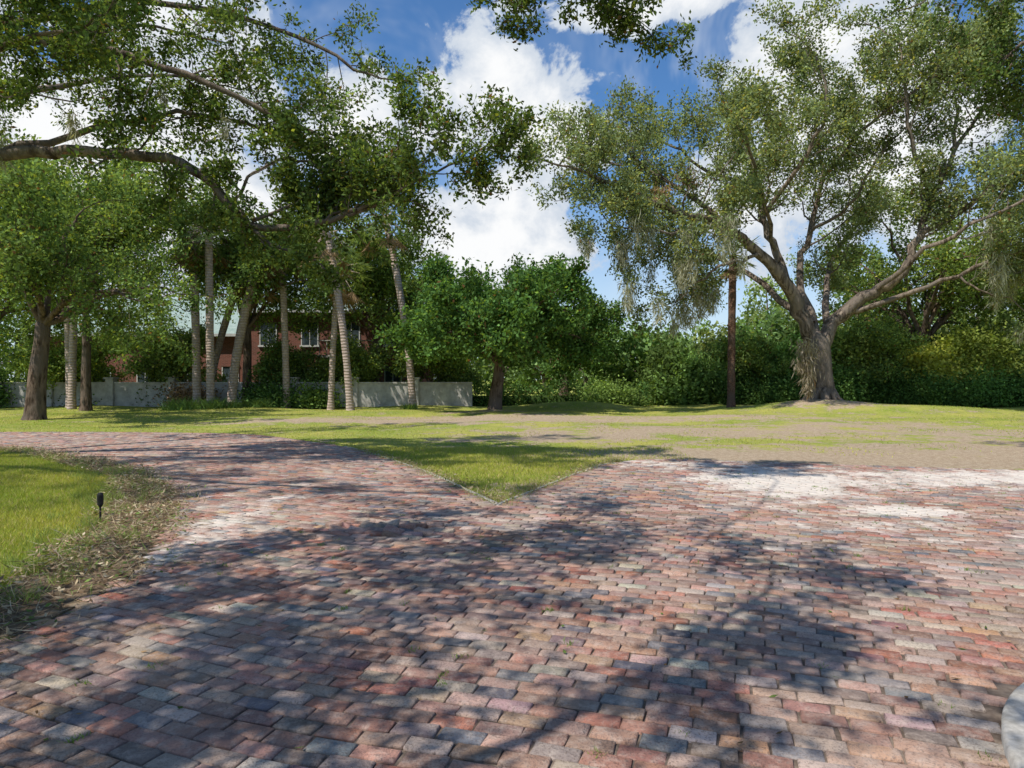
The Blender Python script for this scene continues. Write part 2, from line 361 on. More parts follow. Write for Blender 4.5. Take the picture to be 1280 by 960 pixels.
# ------------------------------------------------------------------ large live oak (right)
def big_oak():
    r=np.random.default_rng(11); e=empty('live_oak_tree'); a=Acc()
    bx_,by_,k=15.3,33.5,.0394
    def q(px,py,d=0): return (bx_+(px-1028)*k, by_+d, (475-py)*k+1.5)
    P=dict(kids=[5,4],up=[.10,.05,.02],ratio=.5,wig=.26,sides=[5,3,3])
    tr=spline([q(1030,516),q(1029,500),q(1027,470),q(1024,440),q(1018,412)],4)
    a.tube(tr,np.array([1.0,.84,.74,.69,.66,.64,.62,.61,.60,.60,.60,.60,.62,.62,.55,.4,.05])*.88,18)
    for ang in np.linspace(0,6.28,8)[:-1]:
        a.tube([(bx_+.35*math.cos(ang),by_+.35*math.sin(ang),1.0),(bx_+.72*math.cos(ang),by_+.72*math.sin(ang),.46),(bx_+1.3*math.cos(ang),by_+1.3*math.sin(ang),.22)],[.28,.24,.1],7)
    L=[
     ([q(1018,430),q(1000,390),q(975,350,-.5),q(940,322,-1),q(905,300,-1.5),q(860,285,-2),q(810,268,-2),q(755,250,-2.5),q(705,232,-3)],.40,.06,.42),
     ([q(1016,425),q(992,360,.5),q(980,310,1),q(968,260,1.5),q(962,215,2),q(950,160,2),q(930,105,2.5)],.30,.05,.42),
     ([q(1026,435),q(1050,395),q(1085,368,-.5),q(1112,345,-1),q(1132,300,-1),q(1152,250,-1),q(1165,200,-1.5),q(1172,120,-1.5)],.40,.05,.42),
     ([q(1060,390,0),q(1110,375,-1),q(1165,352,-2),q(1225,325,-3),q(1285,305,-4),q(1335,290,-4)],.15,.04,.4),
     ([q(1022,425),q(1022,340,2),q(1045,275,3),q(1062,200,3),q(1055,130,3),q(1045,65,3)],.24,.04,.4),
     ([q(945,325,-1),q(900,335,-2),q(862,355,-2.5),q(835,380,-2.5)],.10,.03,.4),
     ([q(905,300,-1.5),q(850,250,-1),q(800,205,0),q(755,170,0)],.15,.04,.25),
     ([q(962,215,2),q(905,190,3),q(862,155,3),q(825,130,4)],.12,.04,.2),
     ([q(1132,300,-1),q(1190,262,-2),q(1240,205,-2),q(1295,175,-3)],.15,.04,.25),
     ([q(1035,405),q(1070,340,3),q(1120,280,6),q(1180,230,8)],.2,.05,.4),
     ([q(1015,405),q(960,330,3),q(900,270,6),q(840,220,8)],.2,.05,.4),
     ([q(968,260,1.5),q(1000,200,-1),q(1010,140,-2),q(990,80,-2)],.13,.04,.3),
     ([q(1150,250,-1),q(1110,190,-2),q(1100,120,-2),q(1110,60,-1)],.12,.04,.3),
     ([q(1165,200,-1.5),q(1220,130,-1),q(1250,70,0)],.10,.04,.2),
     ([q(860,285,-2),q(830,305,-2.5),q(790,305,-3),q(750,295,-3)],.09,.03,.25),
     ([q(980,310,1),q(930,250,-2),q(900,220,-4),q(880,200,-5)],.11,.04,.35),
     ([q(1062,200,3),q(1090,150,0),q(1150,110,-2),q(1200,60,-2)],.1,.04,.2),
     ([q(1240,205,-2),q(1290,240,-3),q(1330,250,-3)],.1,.04,.2),
     ([q(1085,368,-.5),q(1110,330,-3),q(1150,300,-5),q(1210,270,-6)],.14,.04,.5),
     ([q(1045,275,3),q(1075,250,1),q(1090,210,0),q(1120,170,0)],.1,.04,.3),
     ([q(1165,352,-2),q(1180,370,-2.5),q(1210,385,-3)],.06,.03,.2),
     ([q(800,205,0),q(770,215,-1),q(730,200,-1)],.06,.03,.1),
    ]
    for pts,r0,r1,st in L: limb(a,r,pts,r0,r1,P,2.8,.62,st,4,.07)
    wood_obj('trunk_and_limbs',a,M_bark,e)
    leaf_obj('foliage',a,r,e,33,.20,.17,.047,(.205,.255,.12),.12,clv=.24)
    T=np.array(a.tw)[:,2]; low=T[(T[:,2]<9)&(T[:,1]<34)]
    moss(e,low[r.choice(len(low),70)],r,11000,1.5,.20,.017,(.40,.40,.30))
    moss(e,np.array([q(988,425,-1.5),q(992,440,-1.5),q(985,450,-1.5),q(1000,430,-1),q(994,460,-1.5)]),r,1400,1.5,.2,.018,(.36,.31,.24))
    moss(e,np.array([q(850,215,-1),q(858,230,-1),q(820,240,-1.5)]),r,600,1.2,.35,.03,(.40,.28,.17))
big_oak()

# ------------------------------------------------------------------ overhanging oak on the left (trunk outside the view)
def left_oak():
    r=np.random.default_rng(21); e=empty('live_oak_tree'); a=Acc()
    P=dict(kids=[5,4],up=[.04,.0,-.02],ratio=.5,wig=.26,sides=[5,3,3])
    a.tube(spline([(-15,11,-.1),(-15,11,1),(-14.8,11,2.5),(-14.4,11.2,4.2)],4),np.linspace(.75,.5,13),14)
    L=[([(-14.5,11,3.8),(-12.5,11.5,5.0),(-10.5,12,5.5),(-9,12,5.5),(-7.8,12,5.55),(-6.6,12,5.5),(-5.65,12,5.25),(-4.95,12,4.55),(-4.5,12,4.2),(-3.5,12,4.25),(-2.7,12,4.5)],.15,.045,.6,.46,1.05),
       ([(-5.0,12,4.6),(-4.4,12,4.0),(-3.9,11.9,3.75),(-3.4,11.8,3.6)],.05,.02,.5,.7,.6),
       ([(-2.9,12,4.4),(-2.0,12,4.8),(-1.1,12,5.3),(-.2,12,5.75)],.035,.012,.0,.20,1.0),
       ([(-3.3,12,4.3),(-2.8,12.2,4.9),(-2.3,12.2,5.4),(-1.6,12,5.9)],.03,.012,.1,.22,.9),
       ([(-14.3,11,4.2),(-12,11.5,6.6),(-9,12,7.5),(-6.8,12.2,7.3),(-5,12.3,6.6),(-3.6,12.3,5.9),(-2.5,12.3,5.1)],.11,.025,.4,.34,1.3),
       ([(-12,11.5,6.4),(-9.5,13,8.3),(-7,13.5,9),(-4.5,14,8.6),(-3,14,7.8)],.10,.025,.3,.38,1.4),
       ([(-9,12,5.5),(-7.5,12.6,6.2),(-6,13,6.6),(-4.4,13.2,6.2),(-3,13,5.6)],.07,.02,.3,.42,1.1),
       ([(-10.5,12,5.65),(-9.3,11.5,6.6),(-8,11,7.0),(-6.5,10.5,6.9)],.07,.02,.2,.34,1.1),
       ([(-9.8,12.5,7.4),(-8.4,13,8.2),(-7.2,13,8.3),(-5.8,13,8.0)],.05,.02,.0,.32,1.2),
       ([(-13,11.5,5.3),(-11.5,14.5,7.4),(-10.5,17,9),(-8.5,19,10)],.12,.03,.3,.45,1.7),
       ([(-14.3,11,4.2),(-13,9,7),(-11,7,9),(-8,5.5,9.5),(-5.5,5,9.2)],.14,.03,.35,.36,1.8),
       ([(-14.3,11,4.2),(-12,10,7.5),(-9,9,9.3),(-6,8.5,9.5),(-4,8.5,9)],.12,.03,.35,.36,1.7),
       ([(-4.6,12,4.3),(-3.9,12.3,4.7),(-3.1,12.5,5.0)],.04,.02,.1,.25,.8),
       ([(-4.9,12,4.7),(-4.6,12.1,5.2),(-4.0,12.2,5.5),(-3.4,12.3,5.3)],.03,.02,.1,.25,.8),
       ]
    for pts,r0,r1,st,sp,L0 in L: limb(a,r,pts,r0,r1,P,L0,sp,st,4,.03,upb=.1)
    wood_obj('trunk_and_limbs',a,M_bark,e)
    leaf_obj('foliage',a,r,e,20,.085,.095,.025,(.12,.18,.055),.15,clv=.27)
    moss(e,[(-7.9,12.2,6.3),(-7.85,12.2,6.1),(-6.2,12.1,6.7),(-9,12,6),(-5.2,12.3,6.3)],r,700,.8,.06,.006)
left_oak()

# ------------------------------------------------------------------ shade oaks beside / behind the viewpoint
def shade_oak(seed,base,L,P,L0,sp,per,ls,lw,spread,fine=()):
    r=np.random.default_rng(seed); e=empty('live_oak_tree'); a=Acc()
    bx_,by_=base
    a.tube(spline([(bx_,by_,-.1),(bx_,by_,1),(bx_+.1,by_,2.6),(bx_+.1,by_+.1,4.2)],4),np.linspace(.7,.45,13),12)
    for pts,r0,r1,st in L: limb(a,r,pts,r0,r1,P,L0,sp,st,4,.05)
    wood_obj('trunk_and_limbs',a,M_bark,e)
    leaf_obj('foliage',a,r,e,per,spread,ls,lw,(.09,.14,.045),.1)
    if fine:
        b=Acc()
        for pts,r0,r1,st in fine: limb(b,r,pts,r0,r1,P,.75,.24,st,4,.03,upb=-.5)
        wood_obj('hanging_limbs',b,M_bark2,e); leaf_obj('hanging_foliage',b,r,e,14,.06,.075,.02,(.09,.135,.04),.1)
P=dict(kids=[5,4],up=[.02,.0,-.02],ratio=.5,wig=.30,sides=[4,3,3])
shade_oak(31,(-9,-5),[
  ([(-9,-5,4),(-7,-3.2,5.4),(-4.5,-1.0,5.9),(-2.4,.8,6.0),(-1.0,2.6,6.0)],.12,.018,.25),
  ([(-9,-5,4),(-8.3,-2.5,5.4),(-6.9,.5,5.9),(-5.6,2.6,6.0),(-4.6,4.6,6.2)],.12,.018,.25),
  ([(-9,-5,4),(-6,-4.4,5.5),(-3,-3.0,6.0),(-.4,-2,6.2),(1.2,-1.0,6.2)],.11,.018,.25),
  ([(-6.9,.5,5.9),(-5,2,6.2),(-3.6,3.4,6.3),(-2.3,4.8,6.5)],.04,.012,.0),
  ([(-6.5,-2.6,5.5),(-5.3,-.2,6.0),(-4.4,1.6,6.2),(-3.2,2.6,6.4)],.04,.012,.0),
  ([(-5,-4,5.6),(-3,-1.8,6.0),(-1.2,-.6,6.2),(.6,.4,6.2)],.04,.012,.0),
  ([(-3,-3,6),(-1.4,-2.4,6.5),(.2,-1.6,6.6),(1.8,-.2,6.4)],.03,.012,.0),
  ],P,1.45,.44,20,.095,.030,.10,
  [([(-2.3,2.4,6.4),(-1.2,4.5,8.0),(-.1,7,8.3),(.7,8.6,7.3),(1.2,9.4,6.6)],.016,.007,.6),
   ([(-.1,7,8.3),(.9,8.8,7.2),(1.9,9.6,6.45)],.014,.006,.4),([(-.1,7,8.3),(.1,8.6,7.3),(-.1,9.6,6.75)],.014,.006,.4)])
shade_oak(32,(15,6.5),[
  ([(15,6.5,4),(13.5,8,6.5),(11.5,10,8.3),(9.5,11.5,8.7),(7.8,12,8.4)],.12,.02,.3),
  ([(15,6.5,4),(13,9,7),(11.5,11,7.9),(10,12,7.8),(8.9,12.3,7.4)],.12,.02,.35),
  ([(15,6.5,4),(14,9,6.5),(12.5,11.5,7.4),(11,12.5,7.3),(9.6,12.6,6.9)],.12,.02,.35),
  ([(15,6.5,4),(17,8,7),(18,10,8)],.15,.04,.4),
  ],P,1.25,.34,19,.085,.024,.08)

# ------------------------------------------------------------------ mid-distance trees
def med_tree(name,seed,base,h,fork,w,trunk_r,col,nl=9,L0=2.4,sp=1.0,per=20,ls=.2,lw=.05,spread=.22,lean=(0,0),mat=None,drop=0.0,elmin=.05):
    r=np.random.default_rng(seed); e=empty(name); a=Acc(); x,y=base
    P=dict(kids=[5,4],up=[.06,.03,.0],ratio=.5,wig=.24,sides=[4,3,3])
    top=np.array([x+lean[0],y+lean[1],fork])
    S=spline([(x,y,-.1),(x+lean[0]*.3,y+lean[1]*.3,fork*.35),(x+lean[0]*.7,y+lean[1]*.7,fork*.7),top],4); rr=trunk_r*np.linspace(1.25,.8,len(S))+np.exp(-np.arange(len(S))*1.2)*trunk_r*.4; rr[-1]*=.3
    a.tube(S,rr,10)
    for i in range(nl):
        an=i*2.4+r.uniform(-.4,.4); el=(r.uniform(elmin,1.0)) if i else 1.3
        hr=math.cos(el)*w*.5*.8; vz=math.sin(el)*(h-fork)*(.85 if i else .62)-drop*(1-math.sin(el))
        end=top+np.array([math.cos(an)*hr,math.sin(an)*hr,vz])
        m1=top*.65+end*.35+np.array([0,0,(h-fork)*.08]); m2=top*.3+end*.7+np.array([0,0,(h-fork)*.08])
        limb(a,r,[top-UP*.25,m1,m2,end],trunk_r*.45,trunk_r*.1,P,L0,sp,.25,3,.08,7)
    wood_obj('trunk_and_limbs',a,mat or M_bark2,e)
    leaf_obj('foliage',a,r,e,per,spread,ls,lw,col,.1)
    return e
G1=(.10,.19,.055); G2=(.15,.225,.07); G3=(.20,.28,.085); G4=(.25,.34,.09)
med_tree('shade_tree',41,(-.8,32),7.6,2.4,10.4,.28,G1,18,1.6,.56,24,.19,.06,.18,(.25,0),drop=0,elmin=.12)
med_tree('shade_tree',42,(3.4,44),7.2,2.4,9,.3,(.10,.18,.055),11,1.8,.8,20,.22,.07,.2)
med_tree('live_oak_tree',43,(-17.9,25.5),10.8,3.8,13,.28,G2,12,2.2,.9,20,.15,.047,.2,(.3,0))
med_tree('live_oak_tree',44,(-21.3,34),14.5,5.0,14,.20,G3,12,2.6,.95,19,.21,.064,.25,elmin=.1)
med_tree('live_oak_tree',45,(-14.8,38),12.5,4.6,12,.22,G2,12,2.4,.95,19,.21,.064,.25,elmin=.0)
med_tree('live_oak_tree',46,(-8.2,41),11.5,4.4,12.5,.22,G2,13,2.4,.9,19,.21,.064,.25,elmin=.0,drop=.5)
med_tree('live_oak_tree',47,(-29,37),15,4.5,15,.3,G3,11,2.8,1.0,17,.24,.07,.25)
med_tree('live_oak_tree',48,(27,45),15,4,16,.4,G3,12,3,1.0,17,.24,.07,.25)
med_tree('live_oak_tree',49,(37,42),14,4,15,.4,G3,11,3,1.1,17,.24,.07,.25)
for i,(x,y,h,w,c) in enumerate([(-24.6,38,4.6,5,G4),(-18.9,38.4,4.6,4.2,G3),(-4.6,39,4.6,4.8,G2),(-32,35,5,6,G3),(-12.9,39,3.6,2.8,G2),(-9.3,39.3,3.6,3.2,G3),(14.2,41.6,4.6,4.2,G3),(22.3,41,5.2,4.6,G3)]):
    med_tree('ornamental_tree',90+i,(x,y),h,1.2,w,.08,c,10,1.2,.58,15,.17,.055,.17)

# ------------------------------------------------------------------ palms
def palm(seed,base,top,r0,crown=1.9,nf=30,col=(.19,.26,.10),mat=None):
    r=np.random.default_rng(seed); e=empty('cabbage_palm_tree'); a=Acc()
    b=np.array([*base,-.1]); t=np.array(top); S=spline([b,b+(t-b)*np.array([.2,.2,.33]),b+(t-b)*np.array([.55,.55,.67]),t],6)
    a.tube(S,r0*(1+.35*np.exp(-np.arange(len(S))*.9)+.05*np.sin(np.arange(len(S))*2.1)),9)
    C=[];A=[];Nn=[];l=[];w=[];cc=[]
    for i in range(nf):
        an=r.uniform(0,6.28); el=r.uniform(-1.0,1.3); d=np.array([math.cos(an)*math.cos(el),math.sin(an)*math.cos(el),math.sin(el)])
        L=crown*r.uniform(.55,.75); p=t+d*L-UP*.12*L; a.tube([t,t+d*L*.5+UP*.05,p],[.03,.022,.015],3)
        side=nrm(np.cross(d,UP)); nup=nrm(np.cross(side,d))
        dead= el<-.6
        for q in np.linspace(-1.5,1.5,22):
            dd=d*math.cos(q)+side*math.sin(q)-UP*(.35+.3*r.random())
            C.append(p+r.normal(0,.02,3));A.append(dd);Nn.append(nup+r.normal(0,.3,3));l.append(crown*.5*r.uniform(.8,1.1));w.append(.035)
            cc.append(np.array((.30,.21,.12) if dead else col)*r.uniform(.7,1.3))
    V,F=leaves_geo(np.array(C),np.array(A),np.array(Nn),np.array(l),np.array(w))
    wood_obj('trunk',a,mat or M_palm,e); mesh_np('fronds',V,F,M_leaf,e,col=np.repeat(np.array(cc),4,0))
palm(51,(-16.4,35.4),(-16.6,35.4,8.8),.2)
palm(52,(-15.3,34.5),(-15.4,34.5,9.0),.19)
palm(53,(-15.0,36.2),(-13.6,36.2,7.6),.23)
palm(54,(-7.6,32),(-8.7,32,8.4),.17)
palm(55,(-5.0,34.5),(-6.4,34.5,9.6),.18)
palm(56,(-17.6,39.3),(-15.2,39.3,8.6),.2)
palm(57,(11.6,36),(11.7,36,8.1),.2,1.5,18,(.19,.23,.10),M_barkred)
palm(58,(-22.4,34.6),(-22.1,34.6,9.5),.18)
palm(59,(-23.4,36.0),(-23.7,36,8.5),.18)
palm(60,(-9.6,36),(-9.2,36,7.2),.16)
palm(61,(-12.2,36.8),(-12.5,36.8,8.8),.18)

# ------------------------------------------------------------------ shrub masses
def shell_mass(name,seed,boxes,ls,lw,density,rough=.25):
    r=np.random.default_rng(seed); e=empty(name); VV=[];FF=[];CC=[];n0=0;cv=[];cf=[];cn=0
    for cx,cy,hx,hy,h,col in boxes:
        area=4*hx*h+4*hy*h+4*hx*hy; m=int(area*density)
        f=r.random(m); A1=2*hx*h;A3=2*hx*hy;A2=2*hy*h; tot=A1*2+A2*2+A3
        x=r.uniform(-1,1,m)*hx; y=r.uniform(-1,1,m)*hy; z=r.random(m)*h
        a=f<(A1/tot); y[a]=-hy; b=(f>=A1/tot)&(f<2*A1/tot); y[b]=hy
        c=(f>=2*A1/tot)&(f<(2*A1+A3)/tot); z[c]=h; d=(f>=(2*A1+A3)/tot)&(f<(2*A1+A3+A2)/tot); x[d]=-hx; g=f>=(2*A1+A3+A2)/tot; x[g]=hx
        X_=x+cx
        lump=.5*np.sin(X_*1.7+z*1.3+seed)+.35*np.sin(X_*3.9-z*2.7)+.3*np.sin(X_*.8+2)
        s=1+rough*lump; z=z*(1+rough*(.5*np.sin(X_*1.1+seed)+.4*np.sin(X_*2.6+1)+.25*np.sin(X_*5.3)))
        y=y*(s)*(1-.25*(z/h)**2)
        C=np.stack([cx+x,cy+y,z],1)+r.normal(0,.15,(m,3)); C[:,2]=np.abs(C[:,2])
        V,F=leaves_geo(C,r.normal(0,1,(m,3)),r.normal(0,1,(m,3))+UP*.8+np.array([0,-.7,0]),ls*r.uniform(.6,1.3,m),lw*r.uniform(.7,1.2,m))
        VV.append(V);FF.append(F+n0);n0+=len(V)
        CC.append(color_leaves(m,col,r,.3,.12,np.clip(1+.4*lump,.45,1.7)))
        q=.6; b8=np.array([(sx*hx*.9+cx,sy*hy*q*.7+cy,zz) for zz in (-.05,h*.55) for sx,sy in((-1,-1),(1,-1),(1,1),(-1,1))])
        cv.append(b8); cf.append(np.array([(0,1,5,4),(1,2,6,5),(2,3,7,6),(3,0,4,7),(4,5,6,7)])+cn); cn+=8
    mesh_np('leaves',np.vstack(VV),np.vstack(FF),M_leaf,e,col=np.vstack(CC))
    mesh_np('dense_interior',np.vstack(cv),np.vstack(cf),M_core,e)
    return e
def clump_mass(name,seed,items,ls,lw,dens):
    """rounded shrubs made of leaf clumps: (cx,cy,rx,ry,h,col)"""
    r=np.random.default_rng(seed); e=empty(name); C=[];cc=[]; a=Acc()
    for cx,cy,rx,ry,h,col in items:
        K=int(14*rx*h*.5+14); d=nrm(r.normal(0,1,(K,3))); d[:,2]=np.abs(d[:,2])*1.0-.15*(r.random(K)<.5); rad=r.uniform(.55,1,K)[:,None]**.5
        c=np.array([cx,cy,h*.30])+d*rad*np.array([rx,ry,h*.66]); c[:,2]=np.maximum(c[:,2],.25)
        low=np.stack([cx+r.uniform(-rx,rx,K//2),cy-ry*r.uniform(.2,.9,K//2),r.uniform(.2,h*.45,K//2)],1); c=np.vstack([c,low]); K=len(c)
        for q in c[::6]: a.tube([(cx,cy,0),(np.array([cx,cy,0])+q)/2+UP*.2,q],[.06,.04,.02],3)
        n=int(dens); p=np.repeat(c,n,0)+r.normal(0,1,(K*n,3))*np.repeat(r.uniform(.22,.5,(K,1)),n,0); p[:,2]=np.abs(p[:,2]); C.append(p)
        cc.append(np.repeat(np.array(col)[None]*np.clip(1+r.normal(0,.25,(K,1)),.5,1.7)*np.array([1,1,1]),n,0)*np.clip(1+r.normal(0,.28,(K*n,1)),.4,1.8))
    C=np.vstack(C);cc=np.vstack(cc);m=len(C)
    V,F=leaves_geo(C,r.normal(0,1,(m,3)),r.normal(0,1,(m,3))+UP*.8+np.array([0,-.5,0]),ls*r.uniform(.6,1.3,m),lw*r.uniform(.7,1.2,m))
    mesh_np('leaves',V,F,M_leaf,e,col=np.repeat(np.clip(cc,.01,.6),4,0)); wood_obj('stems',a,M_bark2,e)
shell_mass('clipped_hedge',61,[(x,39.3+.2*math.sin(x),1.9,.6,1.15+.12*math.sin(x*1.7),(.08,.15,.045)) for x in np.arange(-5,8,3.6)],.14,.05,130)
clump_mass('shrub_row',62,[(-25,39,1.8,.6,1.5,(.14,.22,.065)),(-19.6,38.9,1.3,.6,1.6,(.12,.17,.07)),(-17.5,37.2,.9,.5,.9,(.30,.20,.13)),(-13.2,37.2,1.2,.6,1.2,(.12,.21,.065)),(-10.5,37.2,.9,.5,.9,(.16,.25,.07)),(-31,38,3,1,2.4,(.12,.21,.065)),(-38,38,4,1,2.6,(.12,.21,.065)),(5.5,38,1.6,.7,1.1,(.2,.29,.08))],.16,.055,90)
r0_=np.random.default_rng(5); items=[]
for x in np.arange(9.5,48,1.9):
    yel_green=math.exp(-((x-25.5)/3.2)**2)  # weight of the bright yellow-green bush's own leaf colour
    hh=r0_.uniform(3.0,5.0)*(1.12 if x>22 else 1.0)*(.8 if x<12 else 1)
    base=np.array((.14,.22,.065))*(1-yel_green)+np.array((.38,.50,.10))*yel_green
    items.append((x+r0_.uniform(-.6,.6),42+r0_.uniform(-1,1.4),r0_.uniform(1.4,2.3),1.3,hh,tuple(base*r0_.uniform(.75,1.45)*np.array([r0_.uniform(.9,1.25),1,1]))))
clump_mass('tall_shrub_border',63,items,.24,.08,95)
items=[(x+r0_.uniform(-.4,.4),39.4+r0_.uniform(-.4,.4),r0_.uniform(.8,1.4),.7,r0_.uniform(1.0,2.2),tuple(np.array((.10,.18,.05))*r0_.uniform(.7,1.5))) for x in np.arange(13.5,36,1.5)]
clump_mass('low_hedge',64,items,.16,.055,70)

def distant():
    r=np.random.default_rng(71); e=empty('distant_trees'); a=Acc(); C=[];cc=[]
    specs=[]
    for x in np.arange(-60,66,4.2):
        y=r.uniform(56,66); h=r.uniform(8,12) if x<-3 else r.uniform(6,8.5)
        if -3<x<16: h=r.uniform(5,7)
        if x>20: h=r.uniform(9,13)
        specs.append((x+r.uniform(-1,1),y,h,r.uniform(5,8)))
    for x in np.arange(-70,80,6): specs.append((x,r.uniform(72,85),r.uniform(6,8.5),9))
    for x in np.arange(8,50,3.2): specs.append((x,r.uniform(46,50),r.uniform(4.5,6.5),4.5))
    for x,y,h,w in specs:
        col=np.array([.16,.235,.085])*r.uniform(.8,1.5)*np.array([r.uniform(.9,1.25),1,1]); top=np.array([x,y,h*.35]); a.tube([(x,y,0),top,(x,y,h*.6)],[.3,.22,.1],6)
        K=60; d=nrm(r.normal(0,1,(K,3))); rad=r.uniform(.35,1,K)[:,None]**.6
        c=np.array([x,y,h*.5])+d*rad*np.array([w*.5,w*.5,h*.48])
        for q in c[:18]: a.tube([top,(top+q)/2+UP*.3,q],[.1,.06,.03],3)
        n=50; p=np.repeat(c,n,0)+r.normal(0,.42,(K*n,3))*r.uniform(.7,1.2,(K,1)).repeat(n,0); C.append(p)
        cc.append(np.repeat(col[None]*np.clip(1+r.normal(0,.22,(K,1)),.5,1.6),n,0)*np.clip(1+r.normal(0,.25,(K*n,1)),.5,1.6))
    C=np.vstack(C);cc=np.vstack(cc);m=len(C)
    V,F=leaves_geo(C,r.normal(0,1,(m,3)),r.normal(0,1,(m,3))+UP*.8,.36*r.uniform(.6,1.3,m),.12*r.uniform(.7,1.2,m))
    mesh_np('foliage',V,F,M_leaf,e,col=np.repeat(np.clip(cc,.01,.5),4,0)); wood_obj('trunks',a,M_bark2,e)
distant()

# ------------------------------------------------------------------ house and walls
def box(name,x0,x1,y0,y1,z0,z1,mat,parent,bev=0):
    bm=bmesh.new(); bmesh.ops.create_cube(bm,size=1)
    for v in bm.verts: v.co=Vector(((x0+x1)/2+v.co.x*(x1-x0),(y0+y1)/2+v.co.y*(y1-y0),(z0+z1)/2+v.co.z*(z1-z0)))
    if bev: bmesh.ops.bevel(bm,geom=bm.edges[:],offset=bev,segments=2,affect='EDGES')
    me=bpy.data.meshes.new(name); bm.to_mesh(me); bm.free(); me.materials.append(mat); return link(bpy.data.objects.new(name,me),parent)
house=empty('brick_house')
def wing(x0,x1,y0,y1,h,rh,nwin,stor):
    box('walls',x0,x1,y0,y1,0,h,M_hbrick,house)
    o=.5; zx=(y1-y0)/2
    V=[(x0-o,y0-o,h),(x1+o,y0-o,h),(x1+o,y1+o,h),(x0-o,y1+o,h),(x0+zx*.7,(y0+y1)/2,h+rh),(x1-zx*.7,(y0+y1)/2,h+rh),
       (x0-o,y0-o,h-.18),(x1+o,y0-o,h-.18),(x1+o,y1+o,h-.18),(x0-o,y1+o,h-.18)]
    me=bpy.data.meshes.new('roof'); me.from_pydata(V,[],[(0,1,5,4),(1,2,5),(2,3,4,5),(3,0,4)]); me.materials.append(M_roof); link(bpy.data.objects.new('roof',me),house)
    me=bpy.data.meshes.new('eaves'); me.from_pydata(V,[],[(6,7,1,0),(7,8,2,1),(8,9,3,2),(9,6,0,3),(9,8,7,6)]); me.materials.append(M_white); link(bpy.data.objects.new('eaves',me),house)
    for s in range(stor):
        for i in range(nwin):
            cx=x0+(i+.5)*(x1-x0)/nwin; z=.9+s*2.9
            box('window_glass',cx-.5,cx+.5,y0-.02,y0+.1,z,z+1.5,M_glass,house)
            box('window_sill',cx-.65,cx+.65,y0-.12,y0+.03,z-.12,z-.003,M_white,house)
            box('window_head',cx-.62,cx+.62,y0-.08,y0+.03,z+1.503,z+1.63,M_hbrick,house)
            for sx in (-1,1): box('window_jamb',cx+sx*.54-.035,cx+sx*.54+.035,y0-.06,y0+.03,z,z+1.5,M_white,house)
            box('window_mullion',cx-.02,cx+.02,y0-.05,y0-.022,z,z+1.5,M_white,house)
wing(-32,-17.6,46,55,4.6,3.0,5,1)
wing(-17.5,-6.5,45,55,6.1,2.4,4,2)
box('door',-13.0,-12.0,44.93,45.05,.1,2.3,M_white,house); box('chimney',-19.4,-18.4,49,50,4.5,9.2,M_hbrick,house)
box('balcony_slab',-12.5,-8,43.6,44.99,2.95,3.1,M_wallc,house)
for i in range(10): box('balcony_post',-12.4+i*.48,-12.36+i*.48,43.66,43.70,3.1,4.0,M_wallc,house)
box('balcony_rail',-12.5,-8,43.63,43.75,4.0,4.06,M_wallc,house)
wall=empty('garden_wall'); wy=38.0
for i,x in enumerate(np.arange(-36,-5,3.4)):
    box('pillar',x-.22,x+.22,wy-.22,wy+.22,0,1.55,M_wallc,wall,.02); box('pillar_cap',x-.28,x+.28,wy-.28,wy+.28,1.552,1.65,M_wallc,wall,.015)
    box('panel',x+.222,x+3.178,wy-.08,wy+.08,0,1.3,M_wallc,wall); box('coping',x+.222,x+3.178,wy-.14,wy+.14,1.302,1.38,M_wallc,wall)

# ------------------------------------------------------------------ path light
pl=empty('path_light')
def lathe(name,prof,x,y,mat,parent,n=20):
    V=[(x+r_*math.cos(i*2*math.pi/n),y+r_*math.sin(i*2*math.pi/n),z) for r_,z in prof for i in range(n)]
    F=[(j*n+i,j*n+(i+1)%n,(j+1)*n+(i+1)%n,(j+1)*n+i) for j in range(len(prof)-1) for i in range(n)]
    me=bpy.data.meshes.new(name); me.from_pydata(V,[],F); me.materials.append(mat); link(bpy.data.objects.new(name,me),parent)
lathe('stake',[(.010,0),(.010,.17),(.02,.185),(.02,.19)],-4.3,7.1,M_black,pl); lathe('lamp_head',[(.001,.19),(.028,.195),(.031,.25),(.030,.30),(.022,.32),(.001,.325)],-4.3,7.1,M_black,pl)

